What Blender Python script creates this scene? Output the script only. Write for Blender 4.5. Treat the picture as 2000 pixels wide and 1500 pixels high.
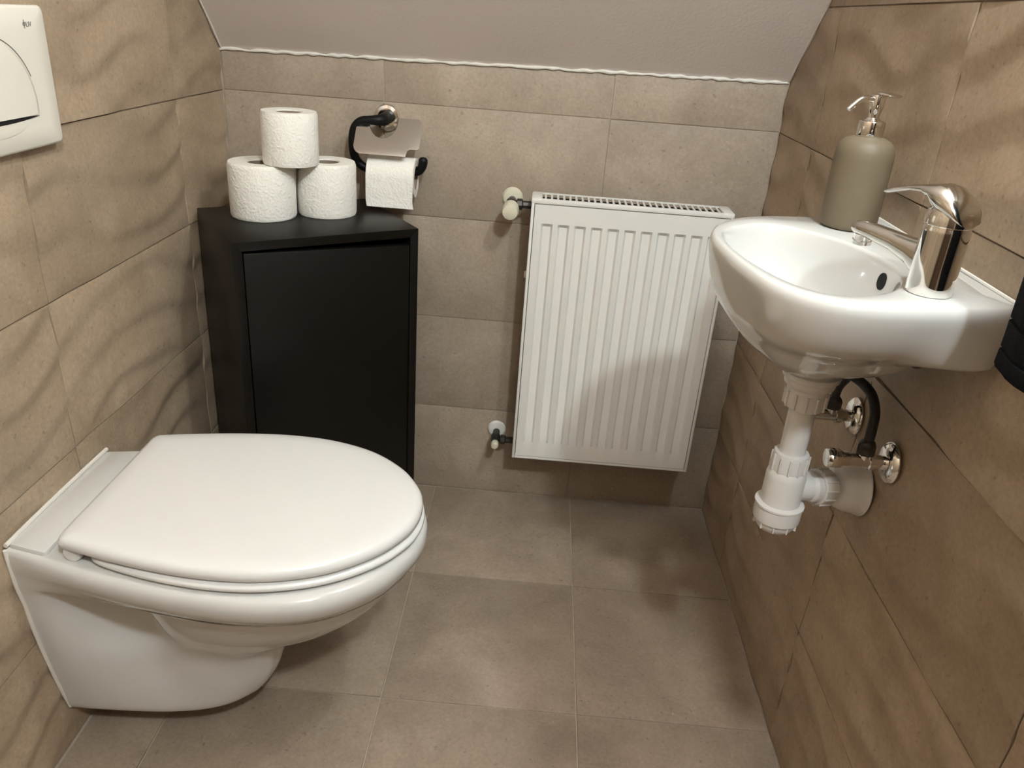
import bpy, bmesh, math, random
from mathutils import Vector, Matrix
random.seed(7)
scene = bpy.context.scene
COL = scene.collection
for o in list(bpy.data.objects):
    bpy.data.objects.remove(o)

# ------------------------------------------------------------------ camera
W = 1.1211                                   # room width (x), back wall y=0, left wall x=0, floor z=0
cam_d = bpy.data.cameras.new('camera'); cam = bpy.data.objects.new('camera', cam_d); COL.objects.link(cam)
cam_d.sensor_width = 36; cam_d.lens = 1540.217 / 2000 * 36; cam_d.clip_start = 0.02
r_ = Vector((0.99636, 0.051072, 0.06825)); u_ = Vector((-0.08344, 0.420499, 0.903448)); f_ = Vector((-0.017442, 0.905854, -0.42323))
M = Matrix(((r_.x, u_.x, -f_.x, 0.658908), (r_.y, u_.y, -f_.y, -1.666394), (r_.z, u_.z, -f_.z, 1.076611), (0, 0, 0, 1)))
cam.matrix_world = M
scene.camera = cam
# ------------------------------------------------------------------ world, exposure, lamps
wd = bpy.data.worlds.new('world'); scene.world = wd; wd.use_nodes = True
wd.node_tree.nodes['Background'].inputs[0].default_value = (0.02, 0.018, 0.016, 1)
scene.view_settings.view_transform = 'Standard'; scene.view_settings.look = 'None'
scene.view_settings.gamma = 1; scene.view_settings.use_curve_mapping = False
scene.view_settings.exposure = 1.32
LAMP_COL = (0.885, 1.0, 1.04)
LAMPS = [  # (position, watts, radius): lamp over the mirror, ceiling lamp by the door
    ((1.050, -1.05, 1.72), 7.6, 0.035),
    ((1.08, -2.15, 2.10), 33.5, 0.055),
]

# ------------------------------------------------------------------ helpers
def mesh(name, verts, faces, mat=None, smooth=35):
    me = bpy.data.meshes.new(name); me.from_pydata([tuple(v) for v in verts], [], faces); me.validate(); me.update()
    if mat: me.materials.append(mat)
    if smooth:
        me.shade_smooth(); me.set_sharp_from_angle(angle=math.radians(smooth))
    return me
def fix(me):
    bm = bmesh.new(); bm.from_mesh(me); bmesh.ops.recalc_face_normals(bm, faces=bm.faces); bm.to_mesh(me); bm.free()
def wloc(o):
    v = Vector((0, 0, 0))
    while o: v += o.location; o = o.parent
    return v
def put(name, vf, mat, parent=None, smooth=35, label=None):
    """link one mesh object; vertices are given in room coordinates"""
    v, f = vf
    off = wloc(parent) if parent else Vector((0, 0, 0))
    me = mesh(name, [Vector(p) - off for p in v], f, mat, smooth); fix(me)
    if smooth: me.set_sharp_from_angle(angle=math.radians(smooth))
    o = bpy.data.objects.new(name, me); COL.objects.link(o); o.parent = parent
    if label: o['label'] = label
    return o
def thing(name, loc, label, cat, group=None):
    o = bpy.data.objects.new(name, None); o.empty_display_size = 0.03; COL.objects.link(o); o.location = loc
    return tag(o, label, cat, group)
def tag(o, label, cat, group=None, kind=None):
    o['label'] = label; o['category'] = cat
    if group: o['group'] = group
    if kind: o['kind'] = kind
    return o
def join(*vfs):
    V, Fc = [], []
    for v, f in vfs:
        n = len(V); V += list(v); Fc += [tuple(i + n for i in q) for q in f]
    return V, Fc
def xf(vf, m): return [m @ Vector(p) for p in vf[0]], vf[1]
def box(x0, x1, y0, y1, z0, z1, bev=0, seg=2):
    bm = bmesh.new(); bmesh.ops.create_cube(bm, size=1)
    for v in bm.verts: v.co = Vector(((x0+x1)/2 + v.co.x*(x1-x0), (y0+y1)/2 + v.co.y*(y1-y0), (z0+z1)/2 + v.co.z*(z1-z0)))
    if bev: bmesh.ops.bevel(bm, geom=bm.edges[:], offset=bev, segments=seg, profile=.5, affect='EDGES')
    return bm2(bm)
def bm2(bm):
    bm.verts.index_update()
    r = [v.co.copy() for v in bm.verts], [tuple(v.index for v in f.verts) for f in bm.faces]
    bm.free(); return r
def frame(d):
    d = Vector(d).normalized(); a = Vector((0, 0, 1)) if abs(d.z) < .9 else Vector((1, 0, 0))
    x = a.cross(d).normalized(); return x, d.cross(x), d
def lathe(prof, org=(0, 0, 0), d=(0, 0, 1), seg=32, sx=1, sy=1, facet=None):
    """prof: (radius, height) pairs, revolved about direction d"""
    x, y, z = frame(d); org = Vector(org); V, Fc = [], []
    for r, h in prof:
        for k in range(seg):
            a = 2*math.pi*k/seg; V.append(org + x*(r*sx*math.cos(a)) + y*(r*sy*math.sin(a)) + z*h)
    for i in range(len(prof)-1):
        for k in range(seg):
            k2 = (k+1) % seg; Fc.append((i*seg+k, i*seg+k2, (i+1)*seg+k2, (i+1)*seg+k))
    if prof[0][0] > 1e-6: Fc.append(tuple(range(seg)))
    if prof[-1][0] > 1e-6: Fc.append(tuple((len(prof)-1)*seg+k for k in range(seg)))
    return V, Fc
def ring_lathe(prof, org=(0, 0, 0), d=(0, 0, 1), seg=32):
    """closed profile loop revolved (a ring or a tube wall)"""
    v, f = lathe(prof, org, d, seg); f = f[:(len(prof)-1)*seg]; n = len(prof)-1
    for k in range(seg):
        k2 = (k+1) % seg; f.append((n*seg+k, n*seg+k2, k2, k))
    return v, f
def cr(pts, n, closed=False):
    """Catmull-Rom resample, n steps per span"""
    P = [Vector(p) for p in pts]; out = []; m = len(P)
    for i in range(m if closed else m-1):
        g = (lambda j: P[j % m]) if closed else (lambda j: P[max(0, min(m-1, j))])
        a, b, c, d = g(i-1), g(i), g(i+1), g(i+2)
        for k in range(n):
            t = k/n; out.append(.5*((2*b) + (c-a)*t + (2*a-5*b+4*c-d)*t*t + (3*b-a-3*c+d)*t**3))
    if not closed: out.append(P[-1].copy())
    return out
def tube(pts, rad, seg=14, n=6, caps=True):
    """rad: number or list per control point"""
    P = cr(pts, n); m = len(P)
    if not isinstance(rad, (int, float)):
        R = [v.x for v in cr([(r, 0, 0) for r in rad], n)]
    else: R = [rad]*m
    V, Fc = [], []; ref = None
    for i in range(m):
        t = (P[min(i+1, m-1)] - P[max(i-1, 0)]).normalized()
        if ref is None: ref = frame(t)[0]
        ref = (ref - t*ref.dot(t)).normalized(); b = t.cross(ref)
        for k in range(seg):
            a = 2*math.pi*k/seg; V.append(P[i] + ref*(R[i]*math.cos(a)) + b*(R[i]*math.sin(a)))
    for i in range(m-1):
        for k in range(seg):
            k2 = (k+1) % seg; Fc.append((i*seg+k, i*seg+k2, (i+1)*seg+k2, (i+1)*seg+k))
    if caps: Fc += [tuple(range(seg)), tuple((m-1)*seg+k for k in range(seg))]
    return V, Fc
def stack(rings, cap0=True, cap1=True):
    n = len(rings[0]); V = [p for r in rings for p in r]; Fc = []
    for i in range(len(rings)-1):
        for k in range(n):
            k2 = (k+1) % n; Fc.append((i*n+k, i*n+k2, (i+1)*n+k2, (i+1)*n+k))
    if cap0: Fc.append(tuple(range(n)))
    if cap1: Fc.append(tuple((len(rings)-1)*n+k for k in range(n)))
    return V, Fc
def extrude(outline, depth_dir, th, bev=0):
    """flat outline (3D points) given thickness along depth_dir"""
    bm = bmesh.new(); vs = [bm.verts.new(p) for p in outline]; f = bm.faces.new(vs)
    r = bmesh.ops.extrude_face_region(bm, geom=[f]); d = Vector(depth_dir).normalized()*th
    bmesh.ops.translate(bm, verts=[e for e in r['geom'] if isinstance(e, bmesh.types.BMVert)], vec=d)
    bmesh.ops.recalc_face_normals(bm, faces=bm.faces)
    if bev:
        es = [e for e in bm.edges if len(e.link_faces) == 2 and e.calc_face_angle(0) > 1.0]
        bmesh.ops.bevel(bm, geom=es, offset=bev, segments=2, profile=.5, affect='EDGES')
    return bm2(bm)

# ------------------------------------------------------------------ materials
def mat(name, col, rough=.5, metal=0, spec=.5, coat=0, noise=None, bump=None):
    """noise=(scale, amount) mottles the colour; bump=(scale, strength, detail)"""
    m = bpy.data.materials.new(name); m.use_nodes = True; nt = m.node_tree; b = nt.nodes['Principled BSDF']
    b.inputs['Base Color'].default_value = (*col, 1); b.inputs['Roughness'].default_value = rough
    b.inputs['Metallic'].default_value = metal; b.inputs['Specular IOR Level'].default_value = spec
    b.inputs['Coat Weight'].default_value = coat
    tc = nt.nodes.new('ShaderNodeTexCoord')
    if noise:
        n = nt.nodes.new('ShaderNodeTexNoise'); n.inputs['Scale'].default_value = noise[0]; n.inputs['Detail'].default_value = 4
        nt.links.new(tc.outputs['Object'], n.inputs['Vector'])
        r = nt.nodes.new('ShaderNodeValToRGB'); e = r.color_ramp.elements
        e[0].position = .3; e[1].position = .7
        e[0].color = (*[c*(1-noise[1]) for c in col], 1); e[1].color = (*[min(1, c*(1+noise[1])) for c in col], 1)
        nt.links.new(n.outputs['Fac'], r.inputs['Fac']); nt.links.new(r.outputs['Color'], b.inputs['Base Color'])
    if bump:
        n2 = nt.nodes.new('ShaderNodeTexNoise'); n2.inputs['Scale'].default_value = bump[0]; n2.inputs['Detail'].default_value = bump[2]
        nt.links.new(tc.outputs['Object'], n2.inputs['Vector'])
        bp = nt.nodes.new('ShaderNodeBump'); bp.inputs['Strength'].default_value = bump[1]; bp.inputs['Distance'].default_value = .002
        nt.links.new(n2.outputs['Fac'], bp.inputs['Height']); nt.links.new(bp.outputs['Normal'], b.inputs['Normal'])
    return m
def tile_mat(name, dark, mid, light, rough, fleck=.5):
    """cement-look stoneware: cloudy mottling, fine grain and pale worn flecks, different on every tile"""
    m = bpy.data.materials.new(name); m.use_nodes = True; nt = m.node_tree; N = nt.nodes; L = nt.links; b = N['Principled BSDF']
    tc = N.new('ShaderNodeTexCoord'); oi = N.new('ShaderNodeObjectInfo')
    mul = N.new('ShaderNodeMath'); mul.operation = 'MULTIPLY'; mul.inputs[1].default_value = 37.0; L.new(oi.outputs['Random'], mul.inputs[0])
    def noise(scale, detail, rgh=.6, dist=0):
        n = N.new('ShaderNodeTexNoise'); n.noise_dimensions = '4D'; n.inputs['Scale'].default_value = scale
        n.inputs['Detail'].default_value = detail; n.inputs['Roughness'].default_value = rgh; n.inputs['Distortion'].default_value = dist
        L.new(tc.outputs['Object'], n.inputs['Vector']); L.new(mul.outputs[0], n.inputs['W']); return n
    n1 = noise(6, 6, .62, .4); r1 = N.new('ShaderNodeValToRGB'); e = r1.color_ramp.elements
    e[0].position = .33; e[0].color = (*dark, 1); e[1].position = .68; e[1].color = (*light, 1)
    x = r1.color_ramp.elements.new(.5); x.color = (*mid, 1); L.new(n1.outputs['Fac'], r1.inputs['Fac'])
    # fine grain
    n2 = noise(170, 3, .7); mx = N.new('ShaderNodeMix'); mx.data_type = 'RGBA'; mx.blend_type = 'OVERLAY'; mx.inputs[0].default_value = .30
    L.new(r1.outputs['Color'], mx.inputs[6]); L.new(n2.outputs['Fac'], mx.inputs[7])
    # pale worn flecks inside sparse patches
    n3 = noise(85, 4, .75, 1.2); r3 = N.new('ShaderNodeValToRGB'); r3.color_ramp.elements[0].position = .60; r3.color_ramp.elements[1].position = .70
    n4 = noise(9, 2, .5); r4 = N.new('ShaderNodeValToRGB'); r4.color_ramp.elements[0].position = .52; r4.color_ramp.elements[1].position = .72
    L.new(n3.outputs['Fac'], r3.inputs['Fac']); L.new(n4.outputs['Fac'], r4.inputs['Fac'])
    mm = N.new('ShaderNodeMath'); mm.operation = 'MULTIPLY'; L.new(r3.outputs['Color'], mm.inputs[0]); L.new(r4.outputs['Color'], mm.inputs[1])
    m2 = N.new('ShaderNodeMath'); m2.operation = 'MULTIPLY'; m2.inputs[1].default_value = fleck; L.new(mm.outputs[0], m2.inputs[0])
    mx2 = N.new('ShaderNodeMix'); mx2.data_type = 'RGBA'; L.new(m2.outputs[0], mx2.inputs[0]); L.new(mx.outputs[2], mx2.inputs[6])
    mx2.inputs[7].default_value = (*[min(1, c*1.55) for c in light], 1)
    # dark specks
    n5 = noise(120, 2, .5); r5 = N.new('ShaderNodeValToRGB'); r5.color_ramp.elements[0].position = .27; r5.color_ramp.elements[1].position = .36
    r5.color_ramp.elements[0].color = (.62, .6, .58, 1); L.new(n5.outputs['Fac'], r5.inputs['Fac'])
    mx3 = N.new('ShaderNodeMix'); mx3.data_type = 'RGBA'; mx3.blend_type = 'MULTIPLY'; mx3.inputs[0].default_value = .7
    L.new(mx2.outputs[2], mx3.inputs[6]); L.new(r5.outputs['Color'], mx3.inputs[7])
    # tile to tile tone
    hsv = N.new('ShaderNodeHueSaturation'); mr = N.new('ShaderNodeMapRange'); mr.inputs[3].default_value = .93; mr.inputs[4].default_value = 1.07
    L.new(oi.outputs['Random'], mr.inputs[0]); L.new(mr.outputs[0], hsv.inputs['Value']); L.new(mx3.outputs[2], hsv.inputs['Color'])
    L.new(hsv.outputs['Color'], b.inputs['Base Color'])
    b.inputs['Roughness'].default_value = rough; b.inputs['Specular IOR Level'].default_value = .35
    bp = N.new('ShaderNodeBump'); bp.inputs['Strength'].default_value = .12; bp.inputs['Distance'].default_value = .001
    L.new(n2.outputs['Fac'], bp.inputs['Height']); L.new(bp.outputs['Normal'], b.inputs['Normal'])
    return m
TILE = tile_mat('wall_tile_taupe', (.315, .250, .190), (.375, .302, .232), (.440, .360, .282), .5, .8)
WAVE = tile_mat('wall_tile_wave', (.310, .232, .158), (.380, .290, .202), (.450, .350, .250), .45, .45)
FLOOR = tile_mat('floor_tile_taupe', (.255, .196, .146), (.325, .252, .190), (.395, .312, .240), .62, .8)
GROUT = mat('grout', (.44, .36, .28), .9, noise=(40, .12))
CEIL = mat('ceiling_paint', (.74, .655, .60), .75, noise=(3, .03), bump=(160, .25, 4))
WHITEPAINT = mat('white_paint', (.62, .58, .53), .7, bump=(90, .15, 3))
REARPAINT = mat('taupe_paint', (.22, .18, .14), .7, bump=(90, .15, 3))
CAULK = mat('white_filler', (.72, .68, .62), .6, bump=(60, .5, 4))
CERAMIC = mat('white_ceramic', (.62, .61, .585), .07, coat=.4)
PLASTIC = mat('white_plastic_lid', (.74, .73, .71), .22)
PLATE = mat('white_gloss_plastic', (.80, .77, .69), .10)
PVC = mat('white_pvc', (.70, .68, .66), .3)
ENAMEL = mat('radiator_enamel', (.78, .76, .715), .3)
CREAM = mat('cream_plastic', (.68, .64, .50), .35)
CHROME = mat('chrome', (.82, .80, .77), .06, metal=1)
BRUSHED = mat('dull_chrome', (.62, .59, .54), .14, metal=1)
BRASS = mat('tarnished_metal', (.05, .045, .038), .35, metal=.6)
BLACKC = mat('black_lacquer', (.0052, .0045, .0035), .40, spec=.28, noise=(5, .1))
BLACKR = mat('black_rubber_plastic', (.004, .004, .004), .5, spec=.25)
HOLE_SHADE = mat('painted_hole_shade', (.004, .004, .004), .9)  # near-black colour stands in for shade inside slots and holes
PAPER = mat('tissue_paper', (.88, .85, .785), .95, spec=.1)
CARD = mat('cardboard', (.26, .20, .15), .9)
SOAP = mat('matt_beige_ceramic', (.160, .124, .078), .55, noise=(20, .03))
TOWEL = mat('charcoal_terry', (.012, .013, .016), .95, spec=.1, bump=(600, .8, 3))
PRINT = mat('grey_print', (.20, .19, .17), .5)
HOSE = mat('braided_hose', (.035, .033, .03), .4, metal=.5, bump=(900, .6, 1))
DOORM = mat('door_dark_wood', (.075, .042, .024), .45, noise=(8, .3))
MIRROR = mat('mirror_glass', (.85, .86, .85), .02, metal=1)
# embossed quilting of the toilet paper
def emboss(m):
    nt = m.node_tree; b = nt.nodes['Principled BSDF']; tc = nt.nodes.new('ShaderNodeTexCoord')
    v = nt.nodes.new('ShaderNodeTexVoronoi'); v.inputs['Scale'].default_value = 230; nt.links.new(tc.outputs['Object'], v.inputs['Vector'])
    n = nt.nodes.new('ShaderNodeTexNoise'); n.inputs['Scale'].default_value = 38; n.inputs['Detail'].default_value = 2; n.inputs['Distortion'].default_value = 2
    nt.links.new(tc.outputs['Object'], n.inputs['Vector'])
    a = nt.nodes.new('ShaderNodeMath'); a.operation = 'MULTIPLY'; nt.links.new(v.outputs['Distance'], a.inputs[0]); nt.links.new(n.outputs['Fac'], a.inputs[1])
    s = nt.nodes.new('ShaderNodeMath'); s.operation = 'ADD'; nt.links.new(a.outputs[0], s.inputs[0])
    k = nt.nodes.new('ShaderNodeMath'); k.operation = 'MULTIPLY'; k.inputs[1].default_value = .8; nt.links.new(n.outputs['Fac'], k.inputs[0]); nt.links.new(k.outputs[0], s.inputs[1])
    bp = nt.nodes.new('ShaderNodeBump'); bp.inputs['Strength'].default_value = .55; bp.inputs['Distance'].default_value = .0025
    nt.links.new(s.outputs[0], bp.inputs['Height']); nt.links.new(bp.outputs['Normal'], b.inputs['Normal'])
emboss(PAPER)

# ------------------------------------------------------------------ the room
RH, RL, FT = .225, .4561, .33741              # wall tile height and length, floor tile
YR = -2.70                                     # rear wall
HL, SL, HR, SR, ZT = .978, .995, .9947, .9122, 2.30   # sloping ceiling: height at back wall, slope; flat ceiling height
GAP = .0011
def struct(name, vf, m, label, cat, smooth=35):
    return tag(put(name, vf, m, None, smooth), label, cat, kind='structure')
floor = struct('floor', box(-.03, W+.03, YR-.03, .03, -.06, -.0025), GROUT, 'grouted floor of square taupe cement-look tiles', 'floor')
wall_b = struct('wall_back', box(-.03, W+.03, .0022, .05, -.06, 1.02), GROUT, 'low back wall of flat taupe tiles behind the radiator', 'wall')
wall_l = struct('wall_left', box(-.06, -.0052, YR-.03, .0022, -.06, ZT+.03), GROUT, 'left wall of wavy taupe tiles carrying the toilet', 'wall')
wall_r = struct('wall_right', box(W+.0052, W+.06, YR-.03, .0022, -.06, ZT+.03), GROUT, 'right wall of wavy taupe tiles carrying the washbasin', 'wall')
wall_rear = struct('wall_rear', box(-.03, W+.03, YR-.06, YR, -.06, ZT+.03), REARPAINT, 'plain painted wall behind the viewer with the door', 'wall')
# ceilings
def ceil_pt(s, t, lift=0):
    yl, yr = -(ZT-HL)/SL, -(ZT-HR)/SR
    x = -.005 + (W+.01)*s; h = HL + (HR-HL)*s; y = (yl + (yr-yl)*s)*t
    return Vector((x, y + lift*.7, h + (ZT-h)*t + lift*.7))
n = 8; V = []; Fc = []
for lay in (0, .04):
    for j in range(n+1):
        for i in range(n+1): V.append(ceil_pt(i/n, j/n, lay))
k1 = (n+1)**2
for j in range(n):
    for i in range(n):
        q = (j*(n+1)+i, j*(n+1)+i+1, (j+1)*(n+1)+i+1, (j+1)*(n+1)+i); Fc += [q, tuple(a+k1 for a in q)]
rim = [i for i in range(n+1)] + [j*(n+1)+n for j in range(1, n+1)] + [n*(n+1)+i for i in range(n-1, -1, -1)] + [j*(n+1) for j in range(n-1, 0, -1)]
for a, b in zip(rim, rim[1:]+rim[:1]): Fc.append((a, b, b+k1, a+k1))
ceil_slope = struct('ceiling', (V, Fc), CEIL, 'sloping mauve-grey painted ceiling above the low back wall', 'ceiling')
struct('ceiling_flat', extrude([(-.03, YR-.03, ZT), (W+.03, YR-.03, ZT), (W+.03, -(ZT-HR)/SR, ZT), (-.03, -(ZT-HL)/SL, ZT)], (0, 0, 1), .05), CEIL,
       'flat painted ceiling over the door end of the room', 'ceiling')

# flat tiles -------------------------------------------------------
def flat_tile(x0, x1, z0, z1, topcut=None):
    """tile in the x-z plane, front face towards -y, thickness 8 mm, tiny bevelled edge"""
    bm = bmesh.new()
    pts = [(x0, z0), (x1, z0), (x1, z1 if not topcut else topcut[1]), (x0, z1 if not topcut else topcut[0])]
    fr = [bm.verts.new((x, .0, z)) for x, z in pts]; f = bm.faces.new(fr)
    r = bmesh.ops.extrude_face_region(bm, geom=[f])
    bmesh.ops.translate(bm, verts=[e for e in r['geom'] if isinstance(e, bmesh.types.BMVert)], vec=(0, .006, 0))
    bmesh.ops.recalc_face_normals(bm, faces=bm.faces)
    es = [e for e in bm.edges if all(abs(v.co.y) < 1e-6 for v in e.verts)]
    bmesh.ops.bevel(bm, geom=es, offset=.0010, segments=2, profile=.5, affect='EDGES')
    return bm2(bm)
xj = [0.0, .3268, .7829, W]
for r in range(5):
    for c in range(3):
        x0, x1 = xj[c] + (GAP if c else .001), xj[c+1] - (GAP if c < 2 else .001)
        cut = None; z1 = (r+1)*RH - GAP
        if r == 4: cut = tuple(HL + (HR-HL)*x/W - .0015 for x in (x0, x1))
        d = random.uniform(-.0004, .0004)
        vf = flat_tile(x0, x1, r*RH + GAP + (0.001 if r == 0 else 0), z1, cut)
        cx, cz = (x0+x1)/2, r*RH + .11
        o = put('tile', ([Vector(v) - Vector((cx, 0, cz)) for v in vf[0]], vf[1]), TILE, None, 30)
        o.parent = wall_b; o.location = (cx, d, cz)
# floor tiles
fx = [0.0, .1174, .4548, .7922, W]
fmesh = {}
for r in range(8):
    for c in range(4):
        y1 = -r*FT; y0 = max(-(r+1)*FT, YR)
        if r == 0: y1 -= .001
        key = (c, round(y1-y0, 4))
        if key not in fmesh:
            w = fx[c+1]-fx[c]; h = y1-y0
            v, f = flat_tile(-w/2+GAP, w/2-GAP, -h/2+GAP, h/2-GAP)
            me = mesh('floor_tile', [(p[0], p[2], -p[1]) for p in v], f, FLOOR, 30); fix(me); fmesh[key] = me
        o = bpy.data.objects.new('tile', fmesh[key]); COL.objects.link(o); o.parent = floor
        o.location = ((fx[c]+fx[c+1])/2, (y0+y1)/2, random.uniform(-.0004, .0002))
# wavy tiles -------------------------------------------------------
def wave_h(s, t, ph):
    """dune-like relief: s along the length, t up the tile, both 0..1; continuous across the ends"""
    wob = .58*math.sin(2*math.pi*s + ph[0] + .8*t) + .17*math.sin(4*math.pi*s + ph[1] - 1.2*t)
    a = 2*math.pi*(2.8*t + .50*wob + ph[3])
    v = .5 + .5*math.sin(a + .6*math.sin(a))
    amp = .70 + .30*math.sin(2*math.pi*s + 3.5*t + ph[2])
    return v*amp
PH = [(.3, 1.2, .5, 0), (2.4, .4, 2.0, .35), (4.2, 2.2, 1.0, .7)]
WAMP = .0046
def wave_tile_vf(s0, s1, L, H, ph, nx, nz=26):
    """local: X along the length, Z up, front towards -Y"""
    V, Fc = [], []
    for j in range(nz+1):
        for i in range(nx+1):
            s = s0 + (s1-s0)*i/nx; t = j/nz
            e = min(i, nx-i, j, nz-j)
            h = wave_h(s, t, ph)*WAMP
            if e == 0: h -= .0006
            V.append((-L/2 + L*i/nx, -h, -H/2 + H*j/nz))
    base = len(V); b = [(0, 0), (nx, 0), (nx, nz), (0, nz)]
    for j in range(nz):
        for i in range(nx):
            a = j*(nx+1)+i; Fc.append((a, a+1, a+nx+2, a+nx+1))
    per = [i for i in range(nx+1)] + [j*(nx+1)+nx for j in range(1, nz+1)] + [nz*(nx+1)+i for i in range(nx-1, -1, -1)] + [j*(nx+1) for j in range(nz-1, 0, -1)]
    for p in per: V.append((V[p][0], .005, V[p][2]))
    m = len(per)
    for k in range(m):
        k2 = (k+1) % m; Fc.append((per[k], per[k2], base+k2, base+k))
    Fc.append(tuple(base+k for k in range(m)))
    return V, Fc
wmesh = {}
def wavy_wall(wall, side, first):
    """side -1: left wall (faces +x), +1: right wall (faces -x)"""
    js = [0.0, first]
    while js[-1] > YR: js.append(js[-1]-RL)
    js[-1] = YR
    rot = math.pi/2 if side < 0 else -math.pi/2
    H0, S0 = (HL, SL) if side < 0 else (HR, SR)
    for c in range(len(js)-1):
        ya, yb = js[c], js[c+1]                 # ya nearer the back wall
        if c == 0: ya -= .0015
        for r in range(11):
            z0, z1 = r*RH, min((r+1)*RH, ZT)
            if z1-z0 < .02: continue
            topy = H0 - S0*yb                    # ceiling height at the nearer end
            if z0 > topy - .01: continue
            cutting = z1 > H0 - S0*ya
            vi = (r*2 + (c % 2)) % 3
            L = ya-yb-2*GAP; H = z1-z0-2*GAP
            full = abs(ya-yb-RL) < .002
            nx = 40 if full else max(8, int(40*L/RL))
            key = (side, vi, round(L, 3), round(H, 3), c if not full else -1)
            def make():
                # distance along the wall, measured so that the relief runs on from tile to tile
                sa, sb = -ya/RL, -yb/RL
                if full: sa, sb = ((-first)/RL) % 1, ((-first)/RL) % 1 + 1
                if side > 0: return wave_tile_vf(sa, sb, L, H, PH[vi], nx)
                return wave_tile_vf(sb, sa, L, H, PH[vi], nx)
            if cutting or key not in wmesh:
                v, f = make(); me = mesh('wave_tile', v, f, WAVE, 60); fix(me)
                if not cutting: wmesh[key] = me
            else: me = wmesh[key]
            o = bpy.data.objects.new('tile', me); COL.objects.link(o); o.parent = wall
            xw = -.0022 if side < 0 else W+.0022
            o.location = (xw + random.uniform(-.0003, .0003), (ya+yb)/2, (z0+z1)/2); o.rotation_euler = (0, 0, rot)
            if cutting:
                m = Matrix.Translation(o.location) @ Matrix.Rotation(rot, 4, 'Z'); mi = m.inverted()
                co = mi @ Vector((o.location.x, 0, H0-.0015)); no = (mi.to_3x3() @ Vector((0, S0, 1))).normalized()
                bm = bmesh.new(); bm.from_mesh(me)
                res = bmesh.ops.bisect_plane(bm, geom=bm.verts[:]+bm.edges[:]+bm.faces[:], plane_co=co, plane_no=no, clear_outer=True)
                ed = [e for e in res['geom_cut'] if isinstance(e, bmesh.types.BMEdge)]
                if ed: bmesh.ops.holes_fill(bm, edges=ed, sides=0)
                if len(bm.faces) < 4:
                    bm.free(); bpy.data.objects.remove(o); continue
                bm.to_mesh(me); bm.free(); me.set_sharp_from_angle(angle=math.radians(60))
wavy_wall(wall_l, -1, -.2190)
wavy_wall(wall_r, 1, -.2226)

# ragged white filler along the ceiling edge (back wall, left wall, right wall)
def bead(a, b, r, n, jit, up):
    a, b = Vector(a), Vector(b); P = []; R = []
    for i in range(n+1):
        p = a + (b-a)*i/n; P.append(p + Vector(up)*random.uniform(-jit, jit)); R.append(r*random.uniform(.55, 1.25))
    return tube(P, R, 8, 2)
tb = struct('trim_1', bead((.0, -.002, HL-.0015), (W, -.002, HR-.0015), .0032, 90, .0012, (0, 0, 1)), CAULK, 'ragged white filler bead along the top of the back wall', 'filler bead')
struct('trim_2', bead((.003, -.002, HL), (.003, -1.3, HL+1.3*SL), .0026, 90, .0014, (0, .5, .5)), CAULK, 'white filler bead where the sloping ceiling meets the left wall', 'filler bead')
struct('trim_3', bead((W-.002, -.002, HR), (W-.002, -1.4, HR+1.4*SR), .0022, 60, .0008, (0, .5, .5)), CEIL, 'grey painted bead where the sloping ceiling meets the right wall', 'filler bead')
# door behind the viewer
dr = struct('door_1', box(.16, .96, YR, YR+.035, .002, 2.02, .003), DOORM, 'dark brown wooden door in the wall behind the viewer', 'door')
put('door_frame', join(box(.09, .157, YR, YR+.02, .0, 2.09, .003), box(.963, 1.03, YR, YR+.02, .0, 2.09, .003), box(.157, .963, YR, YR+.02, 2.023, 2.09, .003)), DOORM, dr)
put('door_handle', join(lathe([(.022, 0), (.022, .008), (.009, .01), (.009, .045)], (.22, YR+.035, 1.03), (0, 1, 0), 20), tube([(.22, YR+.078, 1.03), (.30, YR+.082, 1.03), (.34, YR+.080, 1.028)], .008, 10)), CHROME, dr)

# ------------------------------------------------------------------ lamps (out of view)
def lamp(name, i, label, build):
    p, w, rad = LAMPS[i]
    t = thing(name, p, label, 'lamp'); build(t, Vector(p))
    ld = bpy.data.lights.new(name+'_light', 'POINT'); ld.energy = w; ld.color = LAMP_COL; ld.shadow_soft_size = rad
    lo = bpy.data.objects.new('bulb_light', ld); COL.objects.link(lo); lo.parent = t; lo.location = (0, 0, 0)
def hang(t, p, top):
    put('cord', tube([(p.x, p.y, top), (p.x, p.y, p.z+.06)], .003, 8, 2), WHITEPAINT, t)
    put('lamp_holder', lathe([(.0, .075), (.018, .075), (.022, .055), (.022, .05)], p, (0, 0, 1), 20), BLACKR, t)
    put('ceiling_cup', lathe([(.04, 0), (.035, .03), (.006, .032)], (p.x, p.y, top), (0, 0, -1), 24), WHITEPAINT, t)
lamp('ceiling_lamp', 1, 'bare bulb lamp hanging from the flat ceiling near the door', lambda t, p: hang(t, p, ZT))
def wl(t, p):
    put('arm', tube([(W-.002, p.y, p.z+.09), (p.x+.01, p.y, p.z+.09), (p.x, p.y, p.z+.05)], .006, 10), CHROME, t)
    put('wall_plate', lathe([(.03, 0), (.03, .008), (.0, .009)], (W-.001, p.y, p.z+.09), (-1, 0, 0), 24), CHROME, t)
lamp('wall_lamp', 0, 'small chrome wall lamp above the mirror', wl)
mr_ = thing('wall_mirror', (W-.004, -.80, 1.22), 'plain wall mirror hung above the washbasin', 'mirror')
put('mirror_pane', box(W-.008, W-.003, -1.02, -.70, 1.24, 1.58, .001, 1), MIRROR, mr_)

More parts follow.
